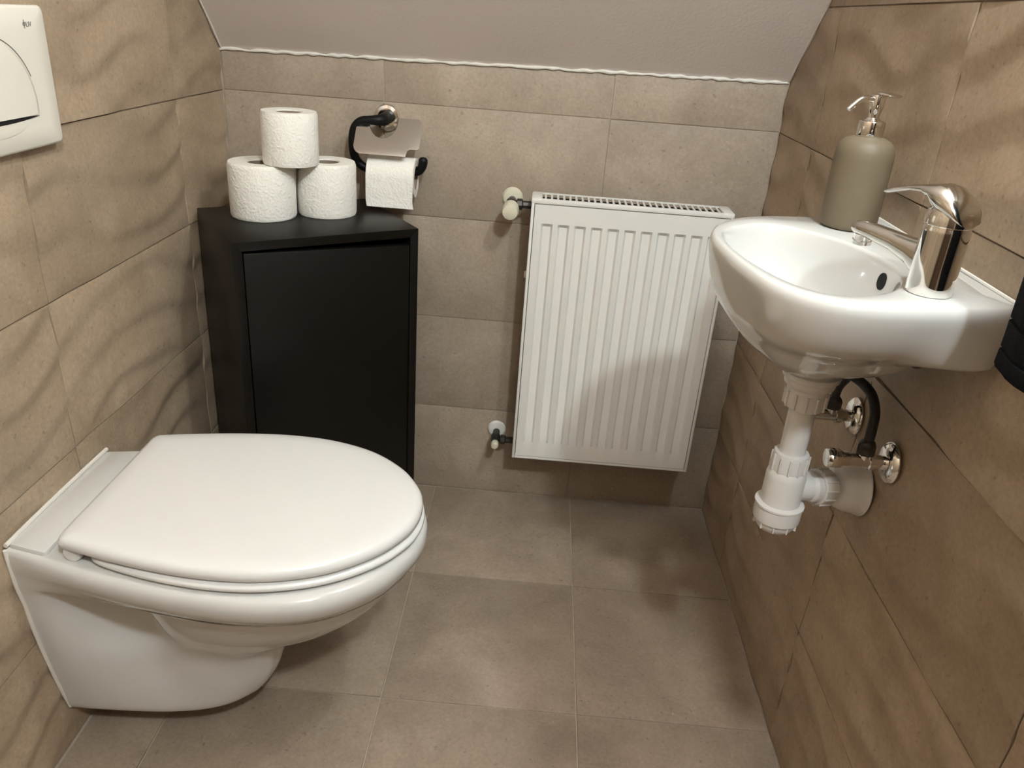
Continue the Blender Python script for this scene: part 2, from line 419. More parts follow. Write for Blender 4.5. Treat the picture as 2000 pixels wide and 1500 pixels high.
# ------------------------------------------------------------------ toilet
YC = -.735
def prof(ctrl, z, n=5, dx=0, dw=0):
    """half outline (distance from wall, half width) -> closed ring; front is the last point on the axis"""
    c = cr([(u, w, 0) for u, w in ctrl], n)
    near = [Vector((p.x+dx, YC-(max(0, p.y)+ (dw if p.y > .001 else 0)), z)) for p in c]
    far = [Vector((p.x+dx, YC+(max(0, p.y)+ (dw if p.y > .001 else 0)), z)) for p in reversed(c[:-1])]
    return near + far
RIM = [(.003, .128), (.10, .155), (.19, .174), (.28, .185), (.36, .184), (.43, .163), (.49, .115), (.522, .060), (.533, .025), (.535, 0)]
def ins(ctrl, du, dw): return [(u - du*(u/.535)**2, max(0, w-dw*min(1, .2+u/.13)) if w > 0 else 0) for u, w in ctrl]
SL_ = [
 (.066, [(.003, .074), (.03, .074), (.06, .073), (.10, .071), (.15, .067), (.19, .058), (.22, .042), (.24, .020), (.247, .010), (.250, 0)]),
 (.078, [(.003, .080), (.03, .080), (.06, .079), (.10, .077), (.15, .073), (.20, .066), (.24, .052), (.268, .028), (.276, .014), (.279, 0)]),
 (.115, [(.003, .087), (.03, .087), (.06, .085), (.11, .080), (.16, .074), (.205, .071), (.25, .060), (.29, .034), (.300, .015), (.303, 0)]),
 (.160, [(.003, .096), (.03, .096), (.06, .091), (.11, .081), (.155, .073), (.205, .077), (.255, .068), (.300, .040), (.314, .018), (.318, 0)]),
 (.195, [(.003, .102), (.03, .102), (.06, .094), (.11, .079), (.15, .073), (.205, .082), (.265, .076), (.315, .046), (.333, .020), (.338, 0)]),
 (.230, [(.003, .108), (.03, .107), (.06, .094), (.10, .070), (.15, .066), (.205, .094), (.285, .094), (.365, .066), (.408, .028), (.415, 0)]),
 (.265, [(.003, .113), (.03, .111), (.06, .094), (.10, .066), (.15, .066), (.195, .108), (.295, .117), (.385, .090), (.447, .036), (.456, 0)]),
 (.300, [(.003, .117), (.03, .115), (.06, .096), (.10, .066), (.145, .068), (.190, .122), (.305, .134), (.400, .108), (.472, .045), (.484, 0)]),
 (.328, [(.003, .122), (.03, .120), (.06, .104), (.10, .070), (.14, .074), (.185, .132), (.315, .146), (.415, .118), (.490, .050), (.503, 0)]),
 (.338, [(.003, .124), (.03, .126), (.06, .126), (.10, .128), (.15, .138), (.215, .150), (.315, .157), (.42, .133), (.497, .060), (.512, 0)]),
]
rings = []
for z, c in SL_: rings.append(prof(c, z))
def resample_like(c): return prof(c, 0)
def rim_ring(z, du, dw): return prof(ins(RIM, du, dw), z)
rings += [rim_ring(.352, .012, .016), rim_ring(.368, .004, .005), rim_ring(.383, 0, 0), rim_ring(.394, .001, .001), rim_ring(.401, .005, .006), rim_ring(.403, .012, .014), rim_ring(.403, .05, .04)]
# smooth the body vertically
nr = len(rings[0]); dense = []
body_n = len(SL_) - 1
for i in range(len(rings)-1):
    if i < body_n - 0 and i < len(SL_)-2:
        g = lambda j: rings[max(0, min(len(SL_)-2, j))]
        for k in range(4):
            t = k/4; row = []
            for q in range(nr):
                a, b, c, d = g(i-1)[q], g(i)[q], g(i+1)[q], g(i+2)[q]
                row.append(.5*((2*b)+(c-a)*t+(2*a-5*b+4*c-d)*t*t+(3*b-a-3*c+d)*t**3))
            dense.append(row)
    else: dense.append(rings[i])
dense.append(rings[-1])
toilet = thing('toilet', (0, YC, .066), 'white wall-hung ceramic toilet with its lid closed', 'toilet')
put('toilet_bowl', stack(dense), CERAMIC, toilet, 50)
# raised ledge of the bowl along the wall
put('rear_ledge', join(extrude([(.003, YC-.122, .398), (.060, YC-.134, .398), (.060, YC+.134, .398), (.003, YC+.122, .398)], (0, 0, 1), .0115, .0055)), CERAMIC, toilet)
LID = [(.078, .126), (.082, .137), (.094, .142), (.15, .156), (.22, .169), (.29, .175), (.36, .169), (.43, .144), (.485, .100), (.515, .055), (.525, .024), (.527, 0)]
def lid_ring(z, s): 
    c = cr([(u, w, 0) for u, w in LID], 5); cx = .30; k = 1 - s/.19
    near = [Vector((cx+(p.x-cx)*(1-s/.22), YC-p.y*k, z)) for p in c]; far = [Vector((cx+(p.x-cx)*(1-s/.22), YC+p.y*k, z)) for p in reversed(c[:-1])]
    mid = []
    return near+far
put('lid', stack([lid_ring(.4205, .010), lid_ring(.4215, .003), lid_ring(.425, .000), lid_ring(.432, .0005), lid_ring(.4375, .004), lid_ring(.4400, .010), lid_ring(.4412, .03), lid_ring(.4415, .08), lid_ring(.4415, .15)]), PLASTIC, toilet, 60)
SEAT = [(.118, .120), (.122, .136), (.135, .148), (.17, .159), (.22, .170), (.29, .177), (.36, .171), (.43, .146), (.487, .102), (.518, .056), (.528, .024), (.530, 0)]
def seat_ring(z, s):
    c = cr([(u, w, 0) for u, w in SEAT], 5); cx = .31; k = 1 - s/.19
    return [Vector((cx+(p.x-cx)*(1-s/.22), YC-p.y*k, z)) for p in c] + [Vector((cx+(p.x-cx)*(1-s/.22), YC+p.y*k, z)) for p in reversed(c[:-1])]
put('seat', stack([seat_ring(.4065, .008), seat_ring(.408, .002), seat_ring(.411, 0), seat_ring(.415, .001), seat_ring(.418, .007), seat_ring(.4185, .06)]), PLASTIC, toilet, 60)
for u, v in ((.20, .13), (.20, -.13), (.44, .09), (.44, -.09)):
    put('buffer', lathe([(.006, 0), (.006, .0045), (0, .0045)], (u, YC+v, .4025), (0, 0, 1), 12), PLASTIC, toilet)
    put('buffer', lathe([(.006, 0), (.006, .0045), (0, .0045)], (u, YC+v, .4175), (0, 0, 1), 12), PLASTIC, toilet)
for s in (-1, 1):
    put('hinge', lathe([(.0, 0), (.011, .001), (.0125, .004), (.0125, .030), (.010, .032), (0, .032)], (.098, YC+s*.139, .4145), (0, -s, 0), 20), PLASTIC, toilet)
put('bolt_cap', lathe([(.007, 0), (.007, .003), (.004, .005), (0, .0055)], (.085, YC-.0825, .312), (.2, -1, .1), 14), CHROME, toilet)
# silicone along the wall
sil = [(.003, YC-.128, .403), (.003, YC-.127, .38), (.003, YC-.1245, .34), (.003, YC-.117, .30), (.003, YC-.113, .265), (.003, YC-.102, .195), (.003, YC-.087, .115), (.003, YC-.076, .070)]
sil2 = [(.004, YC-.127, .409), (.004, YC-.06, .4105), (.004, YC+.06, .4105), (.004, YC+.127, .409)]
put('silicone_bead', join(tube([(a, b+random.uniform(-.0008, .0008), c) for a, b, c in sil], .0028, 8, 4), tube(sil2, .0032, 8, 5)), CAULK, toilet)

# ------------------------------------------------------------------ flush plate
PY0, PY1, PZ0, PZ1 = -.853, -.6005, .881, 1.047
fp = thing('flush_plate', (.0, (PY0+PY1)/2, PZ0), 'glossy white dual flush plate on the wall above the toilet', 'flush plate')
def rrect(y0, y1, z0, z1, r, x, n=6):
    P = []
    for cy, cz, a0 in ((y1-r, z1-r, 0), (y0+r, z1-r, 90), (y0+r, z0+r, 180), (y1-r, z0+r, 270)):
        for k in range(n+1):
            a = math.radians(a0+90*k/n); P.append(Vector((x, cy+r*math.cos(a), cz+r*math.sin(a))))
    return P
put('cover', stack([rrect(PY0, PY1, PZ0, PZ1, .008, .0037), rrect(PY0, PY1, PZ0, PZ1, .008, .011), rrect(PY0+.001, PY1-.001, PZ0+.001, PZ1-.001, .008, .014), rrect(PY0+.005, PY1-.005, PZ0+.004, PZ1-.004, .007, .0158), rrect(PY0+.03, PY1-.03, PZ0+.03, PZ1-.03, .007, .0165)]), PLATE, fp, 50)
yc_ = (PY0+PY1)/2
# round button with a thin seam, finger slot below it laid on as painted black shade
def arc(a0, a1, r, n=30): return [Vector((.0168, yc_ + r*math.cos(math.radians(a0+(a1-a0)*i/n)), .9335 + r*math.sin(math.radians(a0+(a1-a0)*i/n)))) for i in range(n+1)]
put('button_seam', tube(arc(24, 156, .0815), .0006, 6, 1), PRINT, fp)
slot = [Vector((.0168, yc_-.078, .9205)), Vector((.0168, yc_-.04, .9175)), Vector((.0168, yc_, .9165)), Vector((.0168, yc_+.04, .9175)), Vector((.0168, yc_+.078, .9205))]
put('finger_slot_shade', extrude(cr(slot, 5) + [Vector((.0168, yc_+.03, .9225)), Vector((.0168, yc_-.03, .9225))], (1, 0, 0), .0006), HOLE_SHADE, fp)
put('finger_recess', lathe([(.0, .0006), (.03, .0006), (.052, .0004), (.056, 0)], (.0166, yc_, .9165), (1, 0, 0), 40, sx=1.0, sy=.27), PLATE, fp)
put('button', stack([[Vector((x, yc_ + r*math.cos(a), .9335 + max(-.0115, r*math.sin(a)))) for a in [2*math.pi*k/48 for k in range(48)]] for x, r in ((.0160, .080), (.0172, .079), (.0180, .074), (.0184, .05))]), PLATE, fp, 50)
def text_vf(body, size):
    cu = bpy.data.curves.new('t', 'FONT'); cu.body = body; cu.size = size; cu.extrude = .0002; cu.resolution_u = 3
    to = bpy.data.objects.new('t', cu); COL.objects.link(to)
    dg = bpy.context.evaluated_depsgraph_get(); me = bpy.data.meshes.new_from_object(to.evaluated_get(dg))
    r = [v.co.copy() for v in me.vertices], [tuple(p.vertices) for p in me.polygons]
    bpy.data.objects.remove(to); return r
ty, tz, tx = -.6495, 1.0230, .0166
lt = xf(text_vf('LIV', .0082), Matrix(((0, 0, 1, tx), (1, 0, 0, ty+.0055), (0, 1, 0, tz), (0, 0, 0, 1))))
ringm = ring_lathe([(.0018, 0), (.0026, 0), (.0026, .0005), (.0018, .0005)], (tx, ty+.0018, tz+.003), (1, 0, 0), 18)
put('printed_logo', join(lt, ringm, box(tx, tx+.0004, ty+.0014, ty+.0022, tz-.002, tz+.008)), PRINT, fp, 0, label='small grey printed maker mark')

# ------------------------------------------------------------------ black corner cabinet
CA = math.radians(34.5); CW, CD, CH = .340, .260, .704
BL = Vector((.008, -.199, 0)); ex = Vector((math.cos(CA), math.sin(CA), 0)); ey = Vector((math.sin(CA), -math.cos(CA), 0))
cmat = Matrix(((ex.x, ey.x, 0, BL.x), (ex.y, ey.y, 0, BL.y), (0, 0, 1, 0), (0, 0, 0, 1)))   # local x along the back, y towards the front, z up
cab = thing('cabinet', cmat @ Vector((CW/2, CD/2, 0)), 'tall matt black cabinet set diagonally in the corner', 'cabinet')
def cb(name, x0, x1, y0, y1, z0, z1, bev=.001, m=BLACKC): return put(name, xf(box(x0, x1, y0, y1, z0, z1, bev), cmat), m, cab)
T = .016
def mitred(x0, x1, inner0, inner1, top):  # top/bottom panels with mitred ends
    z0, z1 = (CH-T, CH) if top else (.0, T)
    if top: pts = [(0, CH), (CW, CH), (CW-T, CH-T), (T, CH-T)]
    else: pts = [(0, 0), (CW, 0), (CW-T, T), (T, T)]
    return xf(extrude([Vector((x, 0, z)) for x, z in pts], (0, 1, 0), CD, .0009), cmat)
put('top_panel', mitred(0, 0, 0, 0, True), BLACKC, cab); put('bottom_panel', mitred(0, 0, 0, 0, False), BLACKC, cab)
put('side_panel', xf(extrude([Vector(p) for p in ((0, 0, 0.0), (0, 0, CH), (T, 0, CH-T), (T, 0, T))], (0, 1, 0), CD, .0009), cmat), BLACKC, cab)
put('side_panel', xf(extrude([Vector(p) for p in ((CW, 0, 0.0), (CW, 0, CH), (CW-T, 0, CH-T), (CW-T, 0, T))], (0, 1, 0), CD, .0009), cmat), BLACKC, cab)
cb('back_panel', T, CW-T, .004, .008, T, CH-T, 0)
# door inset, with a finger gap above it that is wider on the opening side
dpts = [Vector((T+.0022, 0, T+.002)), Vector((CW-T-.0015, 0, T+.002)), Vector((CW-T-.0015, 0, CH-T-.0145)), Vector((T+.0022, 0, CH-T-.0045))]
put('door', xf(extrude([p + Vector((0, CD-.019, 0)) for p in dpts], (0, 1, 0), .018, .0012), cmat), BLACKC, cab)

# ------------------------------------------------------------------ spare toilet rolls
def roll(loc, r, h, core, label, tilt=(0, 0, 0)):
    t = thing('toilet_roll', loc, label, 'toilet roll', 'spare toilet rolls stacked on the cabinet')
    t.rotation_euler = tilt
    rnd = random.Random(int(r*1e5)); a1, a2 = rnd.uniform(0, 6), rnd.uniform(0, 6)
    p = [(core, .001), (r*.97, .0), (r-.001, .0015), (r, .005), (r, h*.5), (r, h-.006), (r-.0015, h-.0015), (r*.96, h), (core+.001, h-.0008), (core, h-.003)]
    v, f = ring_lathe(p, (0, 0, 0), (0, 0, 1), 56)
    v = [Vector((q.x*(1+.012*math.sin(2*math.atan2(q.y, q.x)+a1)), q.y*(1+.012*math.sin(3*math.atan2(q.y, q.x)+a2)), q.z)) for q in v]
    me = mesh('paper', v, f, PAPER, 40); fix(me); o = bpy.data.objects.new('paper', me); COL.objects.link(o); o.parent = t
    v, f = ring_lathe([(core-.0012, .002), (core, .002), (core, h-.003), (core-.0012, h-.003)], (0, 0, 0), (0, 0, 1), 40)
    me = mesh('core', v, f, CARD, 40); fix(me); o = bpy.data.objects.new('core', me); COL.objects.link(o); o.parent = t
    return t
roll((.142, -.212, CH+.0005), .0605, .0985, .0245, 'larger embossed spare toilet roll standing at the left of the stack')
roll((.2475, -.157, CH+.0005), .0550, .0985, .0245, 'spare toilet roll standing at the right of the stack')
roll((.1985, -.213, CH+.0998), .0495, .0915, .0235, 'topmost spare toilet roll standing across the two lower rolls')

# ------------------------------------------------------------------ toilet paper holder
th = thing('paper_holder', (.334, 0, .872), 'black and chrome toilet paper holder on the back wall', 'paper holder')
put('rosette', lathe([(.0265, .0008), (.0265, .006), (.024, .010), (.018, .012), (.018, .010), (.0, .010)], (.334, 0, .871), (0, -1, 0), 40), CHROME, th)
Ya = -.058
put('arm', tube([(.334, -.008, .871), (.334, -.040, .871), (.328, Ya+.004, .871), (.310, Ya, .870), (.293, Ya, .867), (.281, Ya, .856), (.276, Ya, .838), (.276, Ya, .814), (.280, Ya, .797), (.290, Ya, .784), (.303, Ya, .777), (.320, Ya, .775), (.36, Ya, .775), (.395, Ya, .776), (.409, Ya, .779), (.4155, Ya, .789), (.417, Ya, .800)],
    [.0125, .0125, .0105, .0085, .0085, .0085, .0085, .0085, .0085, .0085, .0085, .008, .008, .008, .008, .0088, .0092], 18, 5), BLACKR, th)
put('arm_end', lathe([(.0092, 0), (.0088, .003), (.006, .0065), (0, .008)], (.417, Ya, .7995), (0, 0, 1), 18), BLACKR, th)
# chrome cover flap with a round bite around the rosette and a notched lower corner
def cover_outline(y):
    P = []
    def fil(cx, cz, r, a0, a1, n=6):
        for k in range(n+1):
            a = math.radians(a0+(a1-a0)*k/n); P.append(Vector((cx+r*math.cos(a), y, cz+r*math.sin(a))))
    fil(.402, .865, .012, 0, 90); P.append(Vector((.3665, y, .877)))
    fil(.338, .869, .028, 15, -178, 16)
    fil(.297, .855, .012, 95, 180); fil(.300, .828, .015, 180, 270)
    P.append(Vector((.389, y, .813))); fil(.3965, .8195, .006, 180, 90, 4); P.append(Vector((.411, y, .826)))
    P.append(Vector((.414, y, .829)))
    return P
def cover_vf():
    o = cover_outline(0)
    v, f = extrude(o, (0, -1, 0), .0022, .0006)
    # lean the flap: the lower edge rests on the roll in front
    return [Vector((p.x, p.y - .046 - (.877-p.z)*.95*.95, p.z)) for p in v], f
put('cover_flap', cover_vf(), CHROME, th)
# roll on the holder
hr = thing('hung_toilet_roll', (.356, Ya-.012, .76), 'toilet roll hanging on the holder with a loose sheet end', 'toilet roll')
RX0, RX1, RC, RY = .311, .405, .0385, -.068
put('paper', xf(ring_lathe([(.0235, .0), (RC, .0), (RC, RX1-RX0), (.0235, RX1-RX0)], (0, 0, 0), (0, 0, 1), 48), Matrix(((0, 0, 1, RX0), (1, 0, 0, RY), (0, 1, 0, .767), (0, 0, 0, 1)))), PAPER, hr)
put('core', xf(ring_lathe([(.0222, .0005), (.0235, .0005), (.0235, RX1-RX0-.0005), (.0222, RX1-RX0-.0005)], (0, 0, 0), (0, 0, 1), 36), Matrix(((0, 0, 1, RX0), (1, 0, 0, RY), (0, 1, 0, .767), (0, 0, 0, 1)))), CARD, hr)
sp = []
for a in range(80, -10, -10):
    sp.append((RY-(RC+.0008)*math.cos(math.radians(a)), .767+(RC+.0008)*math.sin(math.radians(a))))
sp += [(RY-RC-.0015, .745), (RY-RC-.0010, .725), (RY-RC-.0018, .7125)]
V = []; Fc = []
for i, (y, z) in enumerate(sp):
    for x in (RX0+.0005, RX1-.0005): V += [Vector((x + (.002 if i > 10 else 0), y, z)), Vector((x + (.002 if i > 10 else 0), y-.0008, z))]
for i in range(len(sp)-1):
    a, b = i*4, i*4+4; Fc += [(a, a+2, b+2, b), (a+1, b+1, b+3, a+3), (a, b, b+1, a+1), (a+2, a+3, b+3, b+2)]
k = (len(sp)-1)*4; Fc += [(0, 1, 3, 2), (k, k+2, k+3, k+1)]
put('loose_sheet', (V, Fc), PAPER, hr, 60)

# ------------------------------------------------------------------ radiator
RXa, RXb, RZa, RZb, RYf, RYb = .6405, 1.0405, .160, .7505, -.100, -.034
rad = thing('radiator', ((RXa+RXb)/2, RYb, RZa), 'white ribbed panel radiator with a slotted top grille', 'radiator')
# ribbed front panel
gx = [.0]; cs = [.841 + (i-5)*.0333 for i in range(11)]
X = [RXa+.0075]
for c in cs: X += [c-.0115, c-.0075, c+.0075, c+.0115]
X.append(RXb-.0075); Z = [RZa+.0075, .205, .222, .697, .7035, RZb-.0095]
V = []; Fc = []
for z in Z:
    for x in X:
        inx = any(abs(x-c) < .008 for c in cs); d = .0062 if inx and .215 < z < .70 else 0
        V.append(Vector((x, RYf-.001+d, z)))
nX = len(X)
for j in range(len(Z)-1):
    for i in range(nX-1): Fc.append((j*nX+i, j*nX+i+1, (j+1)*nX+i+1, (j+1)*nX+i))
base = len(V); per = list(range(nX)) + [j*nX+nX-1 for j in range(1, len(Z))] + [(len(Z)-1)*nX+i for i in range(nX-2, -1, -1)] + [j*nX for j in range(len(Z)-2, 0, -1)]
for p in per: V.append(Vector((V[p].x, RYf+.012, V[p].z)))
for k in range(len(per)):
    k2 = (k+1) % len(per); Fc.append((per[k], per[k2], base+k2, base+k))
Fc.append(tuple(base+k for k in range(len(per))))
put('front_panel', (V, Fc), ENAMEL, rad, 25)
for xa, xb in ((RXa, RXa+.0062), (RXb-.0062, RXb)):
    put('side_panel', box(xa, xb, RYf-.0015, RYb, RZa, RZb-.001, .0015), ENAMEL, rad)
put('bottom_lip', box(RXa+.0062, RXb-.0062, RYf-.0005, RYf+.012, RZa, RZa+.0062, .001), ENAMEL, rad)
put('back_panel', box(RXa+.008, RXb-.008, RYb+.006, RYb+.018, RZa+.01, RZb-.01, .002), ENAMEL, rad)
put('fin_shade_block', box(RXa+.01, RXb-.01, RYf+.015, RYb+.001, RZa+.03, RZb-.0075), HOLE_SHADE, rad)  # solid block for the fins, shade under the grille painted in black
# grille: front rail, rear rail, end caps, bars
put('grille_rail', box(RXa+.002, RXb-.002, RYf-.002, RYf+.008, RZb-.008, RZb+.0015, .0015), ENAMEL, rad)
put('grille_rail', box(RXa+.002, RXb-.002, RYb-.007, RYb, RZb-.0012, RZb+.0015, .0006), ENAMEL, rad)
for xa, xb in ((RXa-.0008, RXa+.021), (RXb-.021, RXb+.0008)):
    put('end_cap', box(xa, xb, RYf-.0025, RYb+.001, RZb-.0085, RZb+.0025, .003), ENAMEL, rad)
nb = 29; gbar = box(-.0022, .0022, RYf+.007, RYb-.006, RZb-.0016, RZb+.0010, .0005, 1)
gm = None
for i in range(nb):
    x = RXa+.021+.0062 + (RXb-RXa-.042-.0124)*i/(nb-1)
    if gm is None:
        o = put('grille_bar', ([p + Vector((x, 0, 0)) - Vector((x, 0, 0)) for p in gbar[0]], gbar[1]), ENAMEL, None); o.parent = rad; gm = o.data
        o.location = Vector((x, 0, 0)) - rad.location
    else:
        o = bpy.data.objects.new('grille_bar', gm); COL.objects.link(o); o.parent = rad; o.location = Vector((x, 0, 0)) - rad.location
put('air_vent_plug', lathe([(.008, 0), (.008, .004), (.005, .005), (0, .005)], (RXa, -.066, .585), (-1, 0, 0), 12), ENAMEL, rad)
put('drain_plug', lathe([(.008, 0), (.008, .006), (.005, .007), (0, .007)], (RXb, -.066, .20), (1, 0, 0), 12), ENAMEL, rad)
for z in (.28, .63):
    put('wall_bracket', box(.74, .77, RYb+.018, -.0005, z, z+.05, .002), ENAMEL, rad); put('wall_bracket', box(.91, .94, RYb+.018, -.0005, z, z+.05, .002), ENAMEL, rad)
# valves
def rvalve(z, label, thermo):
    x = .5985; zc = z-.004
    t = thing('radiator_valve', (x, 0, z), label, 'valve', 'radiator valves')
    put('rosette', lathe([(.0215, .0005), (.0215, .003), (.018, .007), (.009, .009), (0, .009)], (x, 0, z), (0, -1, 0), 32), CREAM if thermo else ENAMEL, t)
    put('valve_body', join(lathe([(.0085, .008), (.0085, .03), (.0115, .034), (.0115, .052), (.009, .060), (.0, .060)], (x, 0, zc), (0, -1, 0), 18),
        lathe([(.007, 0), (.007, .010), (.0118, .012), (.0118, .022), (.008, .024), (.008, RXa-x+.001)], (x, -.045, zc), (1, 0, 0), 8)), BRASS, t)
    if thermo:
        put('cap', lathe([(.0120, .054), (.0165, .058), (.0172, .066), (.0170, .084), (.0150, .090), (.008, .092), (.0, .0925)], (x, 0, zc), (0, -1, -.10), 24), CREAM, t)
    else:
        put('cap', lathe([(.0075, .054), (.0088, .057), (.0088, .072), (.0070, .075), (0, .0755)], (x, 0, zc), (0, -1, -.05), 14), CREAM, t)
rvalve(.730, 'upper radiator valve with a big round cream cap', True)
rvalve(.178, 'lower radiator valve with a small cream cap', False)

# ------------------------------------------------------------------ washbasin
SZ = .861
OUT = [(1.118, -.938), (1.100, -.951), (1.040, -.966), (.975, -.976), (.925, -.967), (.888, -.930), (.870, -.865), (.861, -.795), (.861, -.738), (.878, -.683), (.913, -.640), (.960, -.614), (1.016, -.600), (1.075, -.588), (1.108, -.580), (1.118, -.572)]
INN = [(.875, -.768), (.880, -.728), (.9045, -.692), (.946, -.668), (.990, -.690), (1.020, -.730), (1.037, -.780), (1.041, -.835), (1.026, -.886), (.996, -.926), (.947, -.947), (.912, -.926), (.888, -.868), (.877, -.812)]
CC = Vector((.972, -.805))
outp = [Vector((p.x, p.y)) for p in cr([(x, y, 0) for x, y in OUT], 6)]
innp = [Vector((p.x, p.y)) for p in cr([(x, y, 0) for x, y in INN], 6, True)]
def radial(poly, th):
    d = Vector((math.cos(th), math.sin(th))); best = None; m = len(poly)
    for i in range(m):
        a, b = poly[i]-CC, poly[(i+1) % m]-CC; e = b-a; den = d.x*e.y - d.y*e.x
        if abs(den) < 1e-12: continue
        t = (a.x*e.y - a.y*e.x)/den; s = (a.x*d.y - a.y*d.x)/den
        if t > 0 and -1e-9 <= s <= 1+1e-9: best = t if best is None else max(best, t)
    return best
NA = 144; TH = [2*math.pi*k/NA for k in range(NA)]
cn = [math.atan2(p.y-CC.y, p.x-CC.x) % (2*math.pi) for p in (outp[0], outp[-1])]
for a in cn:  # snap the nearest direction to each wall corner
    k = min(range(NA), key=lambda i: abs((TH[i]-a+math.pi) % (2*math.pi)-math.pi)); TH[k] = a
RO = [radial(outp, a) for a in TH]; RI = [radial(innp, a) for a in TH]
def ring_from(fn, z): return [Vector((CC.x+math.cos(a)*fn(i, a), CC.y+math.sin(a)*fn(i, a), z)) for i, a in enumerate(TH)]
def ell(cx, cy, rx, ry):
    """radius of an ellipse about (cx,cy) seen from CC, kept clear of the wall"""
    def f(i, a):
        dx, dy = math.cos(a), math.sin(a); ox, oy = CC.x-cx, CC.y-cy
        A = dx*dx/rx**2+dy*dy/ry**2; B = 2*(ox*dx/rx**2+oy*dy/ry**2); C = ox*ox/rx**2+oy*oy/ry**2-1
        return (-B+math.sqrt(max(0, B*B-4*A*C)))/(2*A)
    return f
def lerp(f, g, t, cap=True): return lambda i, a: f(i, a)*(1-t)+g(i, a)*t
fo = lambda i, a: RO[i]
fi = lambda i, a: RI[i]
def clampw(f): return lambda i, a: min(f(i, a), (1.118-CC.x)/math.cos(a)) if math.cos(a) > .01 else f(i, a)
def inset(f, d): return lambda i, a: f(i, a)-d
def apron(a):
    """1 where the body keeps a straight apron (near end and wall side), 0 where it curves under (front)"""
    d = math.degrees(a) % 360
    if d < 40: return 1.0
    if d < 120: return 1.0 - .8*(d-40)/80
    if d < 190: return .2 - .2*(d-120)/70
    if d < 262: x = (d-190)/72; return x*x*(3-2*x)
    return 1.0
def sm(x): x = max(0, min(1, x)); return x*x*(3-2*x)
def shell(kf, kn):
    def f(i, a):
        d = math.degrees(a) % 360; k = kf + (kn-kf)*apron(a)
        near_wall = max(sm((d-285)/34) if d > 180 else 0, sm((78-d)/26) if d < 180 else 0, 1 if d < 52 or d > 319 else 0)
        return RO[i]*(1 - (1-k)*(1 - .9*near_wall*sm((kn-.66)/.16)))
    return clampw(f)
rr = [ring_from(ell(1.0, -.785, .022, .022), .730), ring_from(ell(1.0, -.785, .036, .036), .7305)]
for z, kf, kn in ((.740, .36, .36), (.751, .52, .48), (.763, .65, .57), (.775, .755, .64), (.7835, .815, .70), (.788, .845, .745), (.792, .865, .785), (.796, .888, .820), (.800, .905, .850), (.806, .925, .885), (.814, .948, .920), (.825, .970, .955), (.838, .990, .985)):
    rr.append(ring_from(shell(kf, kn), z))
rr += [ring_from(fo, .848),
      ring_from(clampw(inset(fo, .0006)), .854), ring_from(inset(fo, .0028), .8588), ring_from(inset(fo, .0062), SZ), ring_from(lerp(fo, fi, .5), SZ),
      ring_from(lambda i, a: RI[i]+.005, SZ), ring_from(lambda i, a: RI[i]+.0015, SZ-.0012), ring_from(fi, SZ-.004)]
for t, z in ((.03, .850), (.06, .836), (.11, .820), (.19, .802), (.32, .785), (.5, .770), (.7, .760), (.88, .754)):
    rr.append(ring_from(lerp(fi, ell(.985, -.79, .014, .014), t), z))
rr.append(ring_from(ell(.985, -.79, .014, .014), .752))
sink = thing('washbasin', (W, -.77, .728), 'small white ceramic washbasin mounted on the right wall', 'washbasin')
put('basin', stack(rr), CERAMIC, sink, 60)
put('drain_strainer', lathe([(.019, 0), (.018, .002), (.012, .003), (0, .003)], (.985, -.79, .7522), (0, 0, 1), 24), CHROME, sink)
# overflow in the bowl wall below the tap: solid plug painted as its shade
put('overflow_shade', lathe([(.0095, -.004), (.0095, .0012), (.0080, .0016), (.0, .0010)], (1.0385, -.8160, .8400), (-.991, -.042, .124), 28), HOLE_SHADE, sink)
put('silicone_bead', tube([(W-.003, -.936, SZ-.0005), (W-.003, -.80, SZ-.0005), (W-.003, -.573, SZ-.0005)], .0022, 8, 10), CAULK, sink)

# ------------------------------------------------------------------ tap
TX, TY = 1.039, -.917
dv = Vector((-.048, .095, 0)).normalized(); sd = Vector((-dv.y, dv.x, 0))
tap = thing('tap', (TX, TY, SZ), 'chrome single lever mixer tap on the washbasin', 'tap')
put('tap_body', lathe([(.0, 0), (.0205, .0), (.0212, .0015), (.0212, .010), (.0212, .040), (.0212, .0595), (.0213, .0620), (.0203, .0645), (.0203, .0660), (.0, .0660)], (TX, TY, SZ+.0004), (0, 0, 1), 40), CHROME, tap)
def spl(d, z): return Vector((TX, TY, SZ)) + dv*d + Vector((0, 0, z))
def loft_el(sts, seg=20):
    """sts: (center, half width, half height, up vector) ellipse sections"""
    R = []
    for c, hw, hh, up in sts:
        R.append([c + sd*(hw*math.cos(2*math.pi*k/seg)) + up*(hh*math.sin(2*math.pi*k/seg)) for k in range(seg)])
    return stack(R)
up = Vector((0, 0, 1)); 
put('spout', loft_el([(spl(.004, .026), .017, .023, up), (spl(.016, .0285), .0155, .0185, up), (spl(.028, .0325), .0138, .0135, up), (spl(.050, .0365), .0122, .0100, up), (spl(.073, .0385), .0118, .0088, up), (spl(.092, .0395), .0114, .0082, up), (spl(.100, .0393), .0098, .0072, up), (spl(.105, .0385), .0058, .0045, up)]), BRUSHED, tap, 60)
put('aerator', join(lathe([(.0088, 0), (.0088, .006), (.0098, .0065), (.0098, .0105), (.008, .011), (.0, .011)], spl(.092, .0340), (0.03, 0.06, -1), 24)), CHROME, tap)
